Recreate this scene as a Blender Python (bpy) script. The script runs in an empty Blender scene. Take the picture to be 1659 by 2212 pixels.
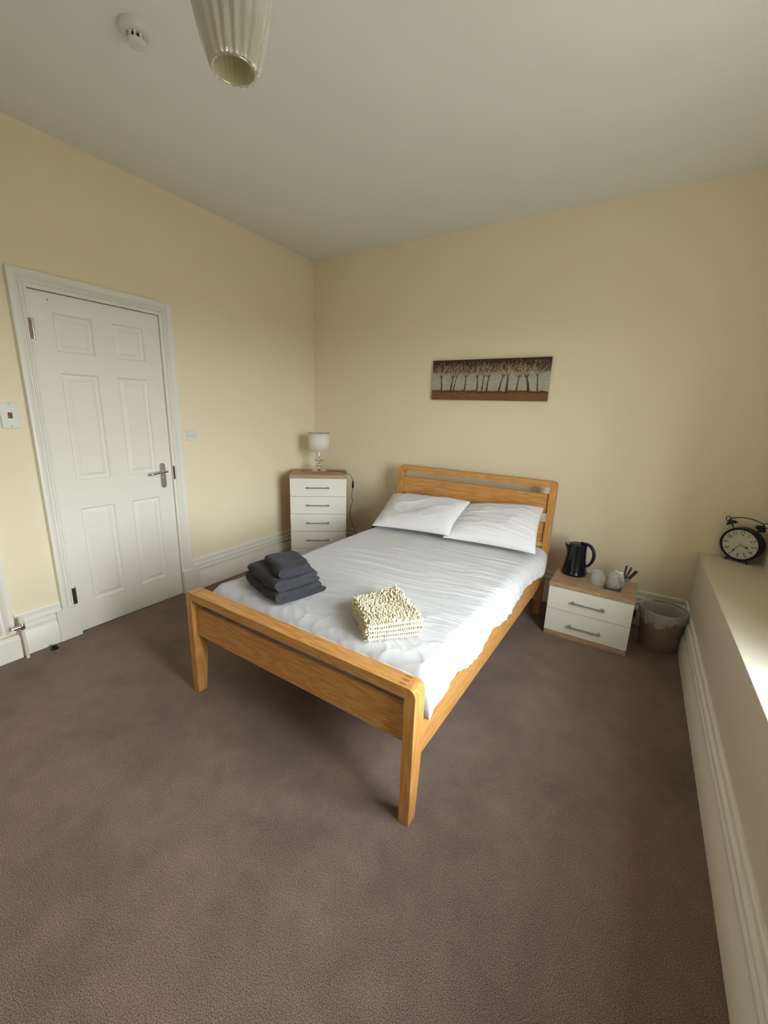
import bpy, bmesh, math, random
import numpy as np
from mathutils import Vector, Matrix
random.seed(7)
rng = np.random.default_rng(7)
SC = bpy.context.scene
COL = SC.collection
PI = math.pi

# ------------------------------------------------------------------ camera
YAW, PITCH, ROLL, FPX = 0.5455, -0.2416, 0.0329, 887.86
CAM = Vector((3.1137, -3.5803, 1.5649))
f = Vector((-math.sin(YAW)*math.cos(PITCH), math.cos(YAW)*math.cos(PITCH), math.sin(PITCH)))
r = f.cross(Vector((0, 0, 1))).normalized(); u = r.cross(f)
r2 = r*math.cos(ROLL)+u*math.sin(ROLL); u2 = -r*math.sin(ROLL)+u*math.cos(ROLL)
cd = bpy.data.cameras.new('camera'); cam = bpy.data.objects.new('camera', cd); COL.objects.link(cam)
cam.matrix_world = Matrix(((r2.x, u2.x, -f.x, CAM.x), (r2.y, u2.y, -f.y, CAM.y), (r2.z, u2.z, -f.z, CAM.z), (0, 0, 0, 1)))
cd.sensor_fit = 'VERTICAL'; cd.sensor_height = 36; cd.lens = FPX*36/2212; cd.clip_start = 0.02
SC.camera = cam

# ------------------------------------------------------------------ light
SC.view_settings.view_transform = 'Standard'; SC.view_settings.look = 'None'
SC.view_settings.gamma = 1; SC.view_settings.use_curve_mapping = False
SC.view_settings.exposure = 0.55
WORLD_SKY = 21.0
w = bpy.data.worlds.new('sky'); SC.world = w; w.use_nodes = True
nt = w.node_tree; nt.nodes.clear()
out = nt.nodes.new('ShaderNodeOutputWorld'); bg = nt.nodes.new('ShaderNodeBackground')
tc = nt.nodes.new('ShaderNodeTexCoord'); sx = nt.nodes.new('ShaderNodeSeparateXYZ')
cr = nt.nodes.new('ShaderNodeValToRGB')
nt.links.new(tc.outputs['Generated'], sx.inputs[0])
mr = nt.nodes.new('ShaderNodeMapRange'); mr.inputs[1].default_value = -1; mr.inputs[2].default_value = 1
nt.links.new(sx.outputs['Z'], mr.inputs[0]); nt.links.new(mr.outputs[0], cr.inputs[0])
e = cr.color_ramp.elements
e[0].position = 0.485; e[0].color = (0.10, 0.098, 0.085, 1)
e[1].position = 0.52; e[1].color = (0.96, 0.98, 1.0, 1)
q = e.new(.79); q.color = (0.93, 0.96, 1.0, 1)
q = e.new(.91); q.color = (0.30, 0.36, 0.46, 1)
nt.links.new(cr.outputs[0], bg.inputs[0]); bg.inputs[1].default_value = WORLD_SKY
nt.links.new(bg.outputs[0], out.inputs[0])
# hazy high sun that only reaches the window sill
sd = bpy.data.lights.new('sun', 'SUN'); sd.energy = 9.0; sd.angle = math.radians(1.2); sd.color = (1, .96, .9)
sun = bpy.data.objects.new('sun', sd); COL.objects.link(sun)
SE = math.radians(68)
sdir = Vector((-.89*math.cos(SE), .45*math.cos(SE), -math.sin(SE)))
sun.rotation_euler = sdir.to_track_quat('-Z', 'Y').to_euler()
# daylight through the window opening (portal onto the sky)
WX, WY0, WY1, WZ0, WZ1 = 4.20, -3.05, -1.78, 0.6565, 2.40
pd = bpy.data.lights.new('window_daylight', 'AREA'); pd.shape = 'RECTANGLE'; pd.size = WZ1-WZ0; pd.size_y = WY1-WY0
pd.cycles.is_portal = True
po = bpy.data.objects.new('window_daylight', pd); COL.objects.link(po)
po.location = (WX+.06, (WY0+WY1)/2, (WZ0+WZ1)/2); po.rotation_euler = (0, PI/2, 0)

# ------------------------------------------------------------------ materials
def lin(c):
    c = c/255
    return c/12.92 if c <= .04045 else ((c+.055)/1.055)**2.4
def rgb(r, g, b): return (lin(r), lin(g), lin(b), 1)
def mat(name, col, rough=.5, metal=0, spec=.5, bump=0, bscale=300, var=0, vscale=8, trans=0, ior=1.45, sheen=0, coat=0, stretch=None, bdist=.002):
    m = bpy.data.materials.new(name); m.use_nodes = True
    t = m.node_tree; b = t.nodes['Principled BSDF']
    b.inputs['Base Color'].default_value = col; b.inputs['Roughness'].default_value = rough
    b.inputs['Metallic'].default_value = metal; b.inputs['Specular IOR Level'].default_value = spec
    b.inputs['Transmission Weight'].default_value = trans; b.inputs['IOR'].default_value = ior
    b.inputs['Sheen Weight'].default_value = sheen; b.inputs['Coat Weight'].default_value = coat
    if bump or var:
        co = t.nodes.new('ShaderNodeTexCoord'); src = co.outputs['Object']
        if stretch:
            mp = t.nodes.new('ShaderNodeMapping'); mp.inputs['Scale'].default_value = stretch
            t.links.new(src, mp.inputs[0]); src = mp.outputs[0]
    if bump:
        n = t.nodes.new('ShaderNodeTexNoise'); n.inputs['Scale'].default_value = bscale; n.inputs['Detail'].default_value = 3
        bp = t.nodes.new('ShaderNodeBump'); bp.inputs['Strength'].default_value = bump; bp.inputs['Distance'].default_value = bdist
        t.links.new(src, n.inputs['Vector']); t.links.new(n.outputs[0], bp.inputs['Height']); t.links.new(bp.outputs[0], b.inputs['Normal'])
    if var:
        n = t.nodes.new('ShaderNodeTexNoise'); n.inputs['Scale'].default_value = vscale; n.inputs['Detail'].default_value = 4
        mx = t.nodes.new('ShaderNodeMix'); mx.data_type = 'RGBA'
        mx.inputs[6].default_value = tuple(c*(1-var) for c in col[:3])+(1,)
        mx.inputs[7].default_value = tuple(min(1, c*(1+var)) for c in col[:3])+(1,)
        t.links.new(src, n.inputs['Vector']); t.links.new(n.outputs[0], mx.inputs[0]); t.links.new(mx.outputs[2], b.inputs['Base Color'])
    return m

M = {}
M['wall'] = mat('cream_paint', rgb(242, 230, 203), .75, spec=.25, bump=.15, bscale=180)
M['ceiling'] = mat('ceiling_paint', rgb(242, 240, 235), .85, spec=.2, bump=.2, bscale=160)
M['white'] = mat('white_gloss_paint', rgb(238, 236, 228), .32, spec=.45, bump=.05, bscale=60)
M['sill'] = mat('sill_paint', rgb(222, 214, 198), .5, spec=.35, bump=.08, bscale=120)
M['door'] = mat('door_paint', rgb(238, 235, 227), .42, spec=.4, bump=.06, bscale=(220), stretch=(1, 1, .12))
M['laminate'] = mat('white_laminate', rgb(236, 235, 226), .35, spec=.4)
M['gap'] = mat('dark_gap_shade', rgb(28, 24, 22), .9)  # near-black, stands in for the shade in the gaps round the door
M['sheet'] = mat('white_cotton', rgb(206, 207, 212), .85, spec=.15, sheen=.2, bump=.25, bscale=900, bdist=.0006)
M['pillow'] = mat('pillow_cotton', rgb(222, 221, 224), .85, spec=.15, sheen=.2, bump=.25, bscale=900, bdist=.0006)
M['towel'] = mat('charcoal_terry', rgb(54, 54, 62), .95, spec=.1, sheen=.2, bump=1, bscale=210, var=.3, vscale=170, bdist=.010)
M['chenille'] = mat('cream_chenille', rgb(234, 224, 196), .9, spec=.1, sheen=.3, var=.08, vscale=200)
M['binding'] = mat('cream_binding', rgb(236, 228, 204), .85, spec=.1, bump=.3, bscale=500)
M['chrome'] = mat('chrome', rgb(205, 205, 205), .16, metal=1)
M['satin'] = mat('satin_steel', rgb(184, 182, 180), .35, metal=1)
M['hinge'] = mat('dark_hinge_metal', rgb(120, 102, 100), .35, metal=1)
M['bar'] = mat('handle_steel', rgb(150, 150, 150), .4, metal=.5)
M['black'] = mat('black_plastic', rgb(16, 16, 18), .35)
M['navy'] = mat('glossy_black_navy', rgb(9, 15, 26), .16, coat=.4)
M['navy_matt'] = mat('matt_black_navy', rgb(12, 17, 26), .38)
M['iron'] = mat('dark_blue_iron', rgb(24, 32, 42), .45, metal=.3)
M['dial'] = mat('aged_dial', rgb(206, 204, 190), .7, var=.06, vscale=40)
M['ink'] = mat('dial_ink', rgb(48, 44, 40), .7)
M['plastic'] = mat('white_plastic', rgb(226, 228, 224), .35)
M['detector'] = mat('detector_plastic', rgb(222, 222, 214), .4)
M['red'] = mat('red_rocker', rgb(130, 14, 30), .3)
M['screw'] = mat('screw', rgb(120, 118, 110), .3, metal=1)
M['glass'] = mat('clear_glass', rgb(214, 216, 212), .06, ior=1.3)
M['glass'].node_tree.nodes['Principled BSDF'].inputs['Alpha'].default_value = .24
M['smoked'] = mat('smoked_glass', rgb(40, 46, 50), .08, trans=.3)
M['crystal'] = mat('crystal', (1, 1, 1, 1), .02, trans=1, ior=1.5)
M['orange'] = mat('orange_wrapper', rgb(196, 92, 62), .4)
M['pipe'] = mat('painted_pipe', rgb(226, 222, 205), .4)
M['sachet'] = mat('cream_sachet', rgb(236, 214, 170), .5)
M['sachet_w'] = mat('white_sachet', rgb(225, 228, 222), .4, var=.15, vscale=60)
M['sachet_b'] = mat('brown_sachet', rgb(70, 50, 42), .45)
M['paper'] = mat('off_white_shade', rgb(232, 230, 218), .6)
M['lining'] = mat('cream_lining', rgb(214, 204, 164), .7)
M['plum'] = mat('plum_plastic', rgb(70, 36, 48), .4)

def wood(name, base, dark, axis, fine=1.0, rough=.38):
    m = bpy.data.materials.new(name); m.use_nodes = True; t = m.node_tree; b = t.nodes['Principled BSDF']
    b.inputs['Roughness'].default_value = rough; b.inputs['Specular IOR Level'].default_value = .4
    co = t.nodes.new('ShaderNodeTexCoord')
    def mp(k, s):
        x = t.nodes.new('ShaderNodeMapping'); sc = [k]*3; sc[axis] = k*s; x.inputs['Scale'].default_value = sc
        t.links.new(co.outputs['Object'], x.inputs[0]); return x.outputs[0]
    n1 = t.nodes.new('ShaderNodeTexNoise'); n1.inputs['Scale'].default_value = 9*fine; n1.inputs['Detail'].default_value = 3; n1.inputs['Distortion'].default_value = .4
    t.links.new(mp(1, .12), n1.inputs['Vector'])
    wv = t.nodes.new('ShaderNodeMath'); wv.operation = 'MULTIPLY'; wv.inputs[1].default_value = 85
    t.links.new(n1.outputs[0], wv.inputs[0])
    sn = t.nodes.new('ShaderNodeMath'); sn.operation = 'SINE'; t.links.new(wv.outputs[0], sn.inputs[0])
    n2 = t.nodes.new('ShaderNodeTexNoise'); n2.inputs['Scale'].default_value = 160*fine; n2.inputs['Detail'].default_value = 2
    t.links.new(mp(1, .05), n2.inputs['Vector'])
    ma = t.nodes.new('ShaderNodeMath'); ma.operation = 'MULTIPLY_ADD'; ma.inputs[1].default_value = .20; ma.inputs[2].default_value = .1
    t.links.new(sn.outputs[0], ma.inputs[0])
    ad = t.nodes.new('ShaderNodeMath'); ad.operation = 'ADD'; ad.use_clamp = True
    mm = t.nodes.new('ShaderNodeMath'); mm.operation = 'MULTIPLY'; mm.inputs[1].default_value = .75; t.links.new(n2.outputs[0], mm.inputs[0])
    t.links.new(ma.outputs[0], ad.inputs[0]); t.links.new(mm.outputs[0], ad.inputs[1])
    mx = t.nodes.new('ShaderNodeMix'); mx.data_type = 'RGBA'; mx.inputs[6].default_value = base; mx.inputs[7].default_value = dark
    t.links.new(ad.outputs[0], mx.inputs[0]); t.links.new(mx.outputs[2], b.inputs['Base Color'])
    bp = t.nodes.new('ShaderNodeBump'); bp.inputs['Strength'].default_value = .12; bp.inputs['Distance'].default_value = .001
    t.links.new(n2.outputs[0], bp.inputs['Height']); t.links.new(bp.outputs[0], b.inputs['Normal'])
    return m
OAK = [wood('oak_grain_%s' % 'xyz'[a], rgb(219, 165, 98), rgb(174, 118, 60), a) for a in range(3)]
LAM = [wood('light_oak_laminate_%s' % 'xyz'[a], rgb(196, 168, 138), rgb(152, 124, 98), a, 1.3, .5) for a in range(3)]

def carpet():
    m = bpy.data.materials.new('brown_carpet'); m.use_nodes = True; t = m.node_tree; b = t.nodes['Principled BSDF']
    b.inputs['Roughness'].default_value = 1; b.inputs['Specular IOR Level'].default_value = .05; b.inputs['Sheen Weight'].default_value = .08
    b.inputs['Sheen Roughness'].default_value = .6
    co = t.nodes.new('ShaderNodeTexCoord')
    def noise(s, d, rgh=.5):
        n = t.nodes.new('ShaderNodeTexNoise'); n.inputs['Scale'].default_value = s; n.inputs['Detail'].default_value = d; n.inputs['Roughness'].default_value = rgh
        t.links.new(co.outputs['Object'], n.inputs['Vector']); return n.outputs[0]
    fine = noise(330, 3, .85); mid = noise(9, 4, .6); big = noise(1.7, 5, .62)
    r1 = t.nodes.new('ShaderNodeValToRGB'); r1.color_ramp.elements[0].position = .38; r1.color_ramp.elements[1].position = .63
    r1.color_ramp.elements[0].color = rgb(58, 45, 41); r1.color_ramp.elements[1].color = rgb(190, 164, 150)
    t.links.new(fine, r1.inputs[0])
    def band(src, lo, hi, c0, c1):
        q = t.nodes.new('ShaderNodeValToRGB'); q.color_ramp.elements[0].position = lo; q.color_ramp.elements[1].position = hi
        q.color_ramp.elements[0].color = (c0, c0, c0, 1); q.color_ramp.elements[1].color = (c1, c1*.99, c1*.98, 1); t.links.new(src, q.inputs[0]); return q.outputs[0]
    cur = r1.outputs[0]
    for s in (band(mid, .35, .65, .90, 1.05), band(big, .34, .56, .80, 1.06)):
        mx = t.nodes.new('ShaderNodeMix'); mx.data_type = 'RGBA'; mx.blend_type = 'MULTIPLY'; mx.inputs[0].default_value = 1
        t.links.new(cur, mx.inputs[6]); t.links.new(s, mx.inputs[7]); cur = mx.outputs[2]
    t.links.new(cur, b.inputs['Base Color'])
    bp = t.nodes.new('ShaderNodeBump'); bp.inputs['Strength'].default_value = .8; bp.inputs['Distance'].default_value = .005
    t.links.new(fine, bp.inputs['Height']); t.links.new(bp.outputs[0], b.inputs['Normal'])
    return m
M['carpet'] = carpet()

def lining():
    m = bpy.data.materials.new('translucent_lining'); m.use_nodes = True; t = m.node_tree; t.nodes.clear()
    o = t.nodes.new('ShaderNodeOutputMaterial'); a = t.nodes.new('ShaderNodeBsdfDiffuse'); b = t.nodes.new('ShaderNodeBsdfTranslucent'); x = t.nodes.new('ShaderNodeMixShader')
    a.inputs[0].default_value = b.inputs[0].default_value = rgb(243, 236, 204); x.inputs[0].default_value = .5
    t.links.new(a.outputs[0], x.inputs[1]); t.links.new(b.outputs[0], x.inputs[2]); t.links.new(x.outputs[0], o.inputs[0]); return m
M['lining'] = lining()
def weave():
    m = mat('woven_rush', rgb(120, 96, 76), .8); t = m.node_tree; b = t.nodes['Principled BSDF']
    co = t.nodes.new('ShaderNodeTexCoord'); sp = t.nodes.new('ShaderNodeSeparateXYZ'); t.links.new(co.outputs['Object'], sp.inputs[0])
    at = t.nodes.new('ShaderNodeMath'); at.operation = 'ARCTAN2'; t.links.new(sp.outputs[0], at.inputs[0]); t.links.new(sp.outputs[1], at.inputs[1])
    a = t.nodes.new('ShaderNodeMath'); a.operation = 'MULTIPLY'; a.inputs[1].default_value = 40; t.links.new(at.outputs[0], a.inputs[0])
    z = t.nodes.new('ShaderNodeMath'); z.operation = 'MULTIPLY'; z.inputs[1].default_value = 700; t.links.new(sp.outputs[2], z.inputs[0])
    s1 = t.nodes.new('ShaderNodeMath'); s1.operation = 'SINE'; t.links.new(a.outputs[0], s1.inputs[0])
    s2 = t.nodes.new('ShaderNodeMath'); s2.operation = 'SINE'; t.links.new(z.outputs[0], s2.inputs[0])
    mu = t.nodes.new('ShaderNodeMath'); mu.operation = 'MULTIPLY_ADD'; t.links.new(s1.outputs[0], mu.inputs[0]); t.links.new(s2.outputs[0], mu.inputs[1]); mu.inputs[2].default_value = .5
    mu2 = t.nodes.new('ShaderNodeMath'); mu2.operation = 'MULTIPLY_ADD'; mu2.inputs[1].default_value = .35; mu2.inputs[2].default_value = .4; t.links.new(mu.outputs[0], mu2.inputs[0])
    mx = t.nodes.new('ShaderNodeMix'); mx.data_type = 'RGBA'; mx.inputs[6].default_value = rgb(140, 120, 106); mx.inputs[7].default_value = rgb(186, 164, 146)
    t.links.new(mu2.outputs[0], mx.inputs[0]); t.links.new(mx.outputs[2], b.inputs['Base Color'])
    bp = t.nodes.new('ShaderNodeBump'); bp.inputs['Strength'].default_value = .8; bp.inputs['Distance'].default_value = .003
    t.links.new(mu.outputs[0], bp.inputs['Height']); t.links.new(bp.outputs[0], b.inputs['Normal'])
    return m
M['weave'] = weave()

def see_through(name, col, alpha, rough=.3):
    m = mat(name, col, rough); b = m.node_tree.nodes['Principled BSDF']; b.inputs['Alpha'].default_value = alpha
    return m
M['liner'] = see_through('thin_bin_liner', rgb(235, 233, 232), .5)
M['shade_film'] = see_through('silvery_film', rgb(240, 238, 232), .5, .07)
M['shade_film'].node_tree.nodes['Principled BSDF'].inputs['Metallic'].default_value = .85
M['acrylic'] = see_through('clear_acrylic', rgb(240, 238, 232), .35, .03)

# ------------------------------------------------------------------ mesh helpers
class MB:
    def __init__(s): s.v = []; s.f = []
    def add(s, V, F, T=None):
        o = len(s.v)
        for p in V:
            p = Vector(p); s.v.append(T @ p if T else p)
        s.f += [tuple(i+o for i in q) for q in F]; return s
    def box(s, a, b, T=None):
        x0, y0, z0 = a; x1, y1, z1 = b
        V = [(x0, y0, z0), (x1, y0, z0), (x1, y1, z0), (x0, y1, z0), (x0, y0, z1), (x1, y0, z1), (x1, y1, z1), (x0, y1, z1)]
        return s.add(V, [(0, 3, 2, 1), (4, 5, 6, 7), (0, 1, 5, 4), (1, 2, 6, 5), (2, 3, 7, 6), (3, 0, 4, 7)], T)
    def lathe(s, prof, n=32, T=None, cap0=True, cap1=True, rib=0, ribs=0):
        V = []; F = []
        for (rr, z) in prof:
            for i in range(n):
                a = 2*PI*i/n; q = rr*(1+rib*math.cos(ribs*a)) if rib else rr
                V.append((q*math.cos(a), q*math.sin(a), z))
        for k in range(len(prof)-1):
            for i in range(n):
                j = (i+1) % n; F.append((k*n+i, k*n+j, (k+1)*n+j, (k+1)*n+i))
        if cap0: F.append(tuple(range(n-1, -1, -1)))
        if cap1: F.append(tuple((len(prof)-1)*n+i for i in range(n)))
        return s.add(V, F, T)
    def tube(s, pts, rad, n=10, caps=True, T=None):
        pts = [Vector(p) for p in pts]; V = []; F = []; up = None
        for i, p in enumerate(pts):
            d = (pts[min(i+1, len(pts)-1)]-pts[max(i-1, 0)]).normalized()
            if up is None:
                up = d.orthogonal().normalized()
            up = (up-d*up.dot(d)).normalized(); sd_ = d.cross(up)
            q = rad[i] if isinstance(rad, (list, tuple)) else rad
            for k in range(n):
                a = 2*PI*k/n; V.append(p+up*math.cos(a)*q+sd_*math.sin(a)*q)
        for i in range(len(pts)-1):
            for k in range(n):
                j = (k+1) % n; F.append((i*n+k, i*n+j, (i+1)*n+j, (i+1)*n+k))
        if caps: F.append(tuple(range(n-1, -1, -1))); F.append(tuple((len(pts)-1)*n+k for k in range(n)))
        return s.add(V, F, T)
    def prism(s, poly, h0, h1, axis=2, T=None):
        # polygon in the two other axes, extruded along axis
        n = len(poly)
        def P(a, b, h):
            return {2: (a, b, h), 1: (a, h, b), 0: (h, a, b)}[axis]
        V = [P(a, b, h0) for a, b in poly]+[P(a, b, h1) for a, b in poly]
        F = [tuple(range(n-1, -1, -1)), tuple(range(n, 2*n))]+[(i, (i+1) % n, n+(i+1) % n, n+i) for i in range(n)]
        return s.add(V, F, T)
    def sphere(s, c, rad, T=None, n=16, m=10, sc=(1, 1, 1)):
        pr = []
        V = []; F = []
        for k in range(m+1):
            t = PI*k/m
            for i in range(n):
                a = 2*PI*i/n; V.append((c[0]+rad*sc[0]*math.sin(t)*math.cos(a), c[1]+rad*sc[1]*math.sin(t)*math.sin(a), c[2]+rad*sc[2]*math.cos(t)))
        for k in range(m):
            for i in range(n):
                j = (i+1) % n; F.append((k*n+i, (k+1)*n+i, (k+1)*n+j, k*n+j))
        return s.add(V, F, T)
    def build(s, name, m, parent=None, bevel=0, seg=2, smooth=False, auto=None, merge=True, loc=None):
        me = bpy.data.meshes.new(name); me.from_pydata([tuple(p) for p in s.v], [], s.f); 
        bm = bmesh.new(); bm.from_mesh(me)
        if merge: bmesh.ops.remove_doubles(bm, verts=bm.verts, dist=1e-6)
        bmesh.ops.recalc_face_normals(bm, faces=bm.faces); bm.to_mesh(me); bm.free()
        me.materials.append(m)
        o = bpy.data.objects.new(name, me); COL.objects.link(o)
        if parent: o.parent = parent
        if loc: o.location = loc
        if bevel:
            md = o.modifiers.new('bevel', 'BEVEL'); md.width = bevel; md.segments = seg; md.limit_method = 'ANGLE'; md.angle_limit = math.radians(35)
        if smooth or auto or bevel:
            me.polygons.foreach_set('use_smooth', [True]*len(me.polygons))
            try: me.set_sharp_from_angle(angle=math.radians(auto or (60 if bevel else 180)))
            except Exception: pass
        return o
def tag(o, label=None, cat=None, group=None, kind=None):
    if label: o['label'] = label
    if cat: o['category'] = cat
    if group: o['group'] = group
    if kind: o['kind'] = kind
    return o
def empty(name, loc=(0, 0, 0), rz=0, **k):
    o = bpy.data.objects.new(name, None); COL.objects.link(o); o.location = loc; o.rotation_euler = (0, 0, rz); o.empty_display_size = .05
    return tag(o, **k)
def grid_obj(name, P, m, parent=None, flip=False, thick=0, closed_u=False):
    """P: array (nu,nv,3)"""
    nu, nv = P.shape[:2]
    idx = np.arange(nu*nv).reshape(nu, nv)
    F = []
    for i in range(nu if closed_u else nu-1):
        j = (i+1) % nu
        a = idx[i, :-1]; b = idx[i, 1:]; c = idx[j, 1:]; d = idx[j, :-1]
        F += [tuple(map(int, q)) for q in (zip(a, b, c, d) if flip else zip(a, d, c, b))]
    me = bpy.data.meshes.new(name); me.from_pydata([tuple(map(float, p)) for p in P.reshape(-1, 3)], [], F)
    me.polygons.foreach_set('use_smooth', [True]*len(me.polygons)); me.materials.append(m)
    o = bpy.data.objects.new(name, me); COL.objects.link(o)
    if parent: o.parent = parent
    if thick:
        s = o.modifiers.new('thickness', 'SOLIDIFY'); s.thickness = thick; s.offset = 0
    return o
def noise2(x, y, seed=0):
    """smooth value noise in [-1,1]"""
    rs = np.random.default_rng(seed); T = rs.uniform(-1, 1, (256, 256))
    xi = np.floor(x).astype(int); yi = np.floor(y).astype(int); fx = x-xi; fy = y-yi
    fx = fx*fx*fx*(fx*(fx*6-15)+10); fy = fy*fy*fy*(fy*(fy*6-15)+10)
    g = lambda a, b: T[a % 256, b % 256]
    return (g(xi, yi)*(1-fx)+g(xi+1, yi)*fx)*(1-fy)+(g(xi, yi+1)*(1-fx)+g(xi+1, yi+1)*fx)*fy
def sstep(a, b, x):
    t = np.clip((x-a)/(b-a), 0, 1); return t*t*(3-2*t)

# ------------------------------------------------------------------ room shell
H = 3.021; XW = 3.5915; XB = 3.92; YR = -5.2; LZ = .6565
DY0, DW, DH = -2.4675, .762, 2.18        # door
CW = .089                                 # casing width
BH = .2754
def struct(o): o['kind'] = 'structure'; return o
struct(MB().box((-.05, YR-.1, -.12), (XB+.35, .1, 0)).build('floor', M['carpet']))
struct(MB().box((-.15, YR-.15, H), (XB+.35, .15, H+.12)).build('ceiling', M['ceiling']))
struct(MB().box((-.15, 0, -.12), (XB+.35, .15, H)).build('wall_back', M['wall']))
struct(MB().box((-.15, YR-.15, -.12), (XB+.35, YR, H)).build('wall_rear', M['wall']))
D2a, D2b = -3.66, -2.90                   # cupboard opening further left
wl = MB().box((-.15, YR, -.12), (0, D2a, H)).box((-.15, D2b, -.12), (0, DY0-.003, H)).box((-.15, DY0+DW+.003, -.12), (0, 0, H))
wl.box((-.15, DY0-.003, DH+.006), (0, DY0+DW+.003, H)).box((-.15, D2a, 2.18), (0, D2b, H)).box((-.15, D2a, -.12), (0, D2b, .17))
wl.box((-.15, DY0-.003, -.12), (0, DY0+DW+.003, .0))
struct(wl.build('wall_left', M['wall']))
wr = MB().box((XB, YR, LZ), (XB+.30, WY0, H)).box((XB, WY1, LZ), (XB+.30, 0, H)).box((XB, WY0, WZ1), (XB+.30, WY1, H))
struct(wr.build('wall_right', M['wall']))
struct(MB().box((XW, YR, -.05), (XB+.30, 0, LZ-.022)).build('wall_below_sill', M['sill']))
ledge = MB().box((XW-.004, YR, LZ-.022), (XB+.32, 0, LZ)).build('trim_1', M['sill'], bevel=.003)
struct(ledge)

# window in the right wall: sash frame, bars and glass
win = struct(empty('window_1', (WX, (WY0+WY1)/2, WZ0)))
fr = MB(); hw = (WY1-WY0)/2; hh = WZ1-WZ0
for a, b in (((-.04, -hw, 0), (.04, -hw+.06, hh)), ((-.04, hw-.06, 0), (.04, hw, hh)), ((-.04, -hw, 0), (.04, hw, .07)), ((-.04, -hw, hh-.06), (.04, hw, hh)),
             ((-.035, -.035, 0), (.035, .035, hh)), ((-.035, -hw, hh*.52), (.035, hw, hh*.52+.045))):
    fr.box(a, b)
fr.build('window_frame', M['white'], win, bevel=.004)
for s in (-1, 1):
    for z0, z1 in ((.07, hh*.52), (hh*.52+.045, hh-.06)):
        y0, y1 = (-hw+.06, -.035) if s < 0 else (.035, hw-.06)
        g = MB().box((-.003, y0, z0), (.003, y1, z1)).build('window_pane', M['glass'], win)
        m_ = M.get('pane')
        if not m_:
            m_ = bpy.data.materials.new('window_glass'); m_.use_nodes = True; t = m_.node_tree; t.nodes.clear()
            o_ = t.nodes.new('ShaderNodeOutputMaterial'); tr = t.nodes.new('ShaderNodeBsdfTransparent'); gl = t.nodes.new('ShaderNodeBsdfGlossy'); mx = t.nodes.new('ShaderNodeMixShader')
            gl.inputs['Roughness'].default_value = .02; mx.inputs[0].default_value = .06; tr.inputs[0].default_value = (.95, .97, .96, 1)
            t.links.new(tr.outputs[0], mx.inputs[1]); t.links.new(gl.outputs[0], mx.inputs[2]); t.links.new(mx.outputs[0], o_.inputs[0]); M['pane'] = m_
        g.data.materials[0] = m_

# skirting boards
SK = [(0, BH), (.008, BH), (.013, BH-.004), (.015, BH-.012), (.014, BH-.024), (.011, BH-.038), (.011, BH-.043), (.017, BH-.045), (.020, BH-.047),
      (.023, BH-.052), (.024, BH-.060), (.022, BH-.068), (.0145, BH-.070), (.0145, BH-.078), (.019, BH-.082), (.022, BH-.085), (.026, BH-.090), (.0265, BH-.098),
      (.024, BH-.105), (.016, BH-.107), (.016, BH-.112), (.021, BH-.114), (.021, BH-.128), (.0355, BH-.146), (.0355, 0), (0, 0)]
def skirt(name, a, b, normal):
    a = Vector(a+(0,)); b = Vector(b+(0,)); n = Vector(normal+(0,)); k = len(SK)
    V = [a+n*d+Vector((0, 0, z)) for d, z in SK]+[b+n*d+Vector((0, 0, z)) for d, z in SK]
    F = [(i, (i+1) % k, k+(i+1) % k, k+i) for i in range(k)]+[tuple(range(k)), tuple(range(2*k-1, k-1, -1))]
    o = MB().add(V, F).build(name, M['white'], auto=40); return struct(o)
skirt('baseboard_left', (0, DY0+DW+CW+.004), (0, 0), (1, 0))
skirt('baseboard_left_front', (0, -2.80), (0, DY0-CW-.004), (1, 0))
skirt('baseboard_back', (0, 0), (XW, 0), (0, -1))
skirt('baseboard_right', (XW, YR), (XW, 0), (-1, 0))
skirt('baseboard_rear', (0, YR), (XW, YR), (0, 1))
# plain lower board running on under the cupboard casing
struct(MB().prism([(0, 0), (.048, 0), (.048, BH-.146), (.030, BH-.125), (0, BH-.125)], YR, -2.80, axis=1).build('baseboard_cupboard', M['white']))

# moulded casings (profile: distance outward from the opening, projection)
CP = [(0, 0), (0, .014), (.006, .016), (.016, .016), (.018, .010), (.022, .010), (.026, .020), (.032, .024), (.037, .021), (.039, .015), (.043, .015), (.052, .026), (.062, .034), (.072, .038), (.084, .039), (CW, .036), (CW, 0)]
def casing(name, ya, yb, zb, zt):
    n = len(CP); V = []
    for d, h in CP:
        V += [(h, ya-d, zb), (h, ya-d, zt+d), (h, yb+d, zt+d), (h, yb+d, zb)]
    F = []
    for i in range(n-1):
        for k in range(3): F.append((i*4+k, i*4+k+1, (i+1)*4+k+1, (i+1)*4+k))
    F.append(tuple(i*4 for i in range(n))); F.append(tuple(i*4+3 for i in range(n-1, -1, -1)))
    return struct(MB().add(V, F).build(name, M['white'], auto=38))
casing('trim_2', DY0-.003, DY0+DW+.003, .2, DH+.004)
casing('trim_3', D2a, D2b, .17, 2.18)
struct(MB().box((0, DY0-CW-.04, 0), (.042, DY0-.003, .214)).build('trim_4', M['white'], bevel=.003))
struct(MB().box((0, DY0+DW+.003, 0), (.042, DY0+DW+CW+.06, .206)).build('trim_5', M['white'], bevel=.003))
# dark slab closing the opening behind the leaf, gap shade put in its colour
gap_slab = MB().box((-.12, DY0-.02, 0), (-.045, DY0+DW+.02, DH+.02))
struct(gap_slab.build('door_gap_shade', M['gap']))

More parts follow.
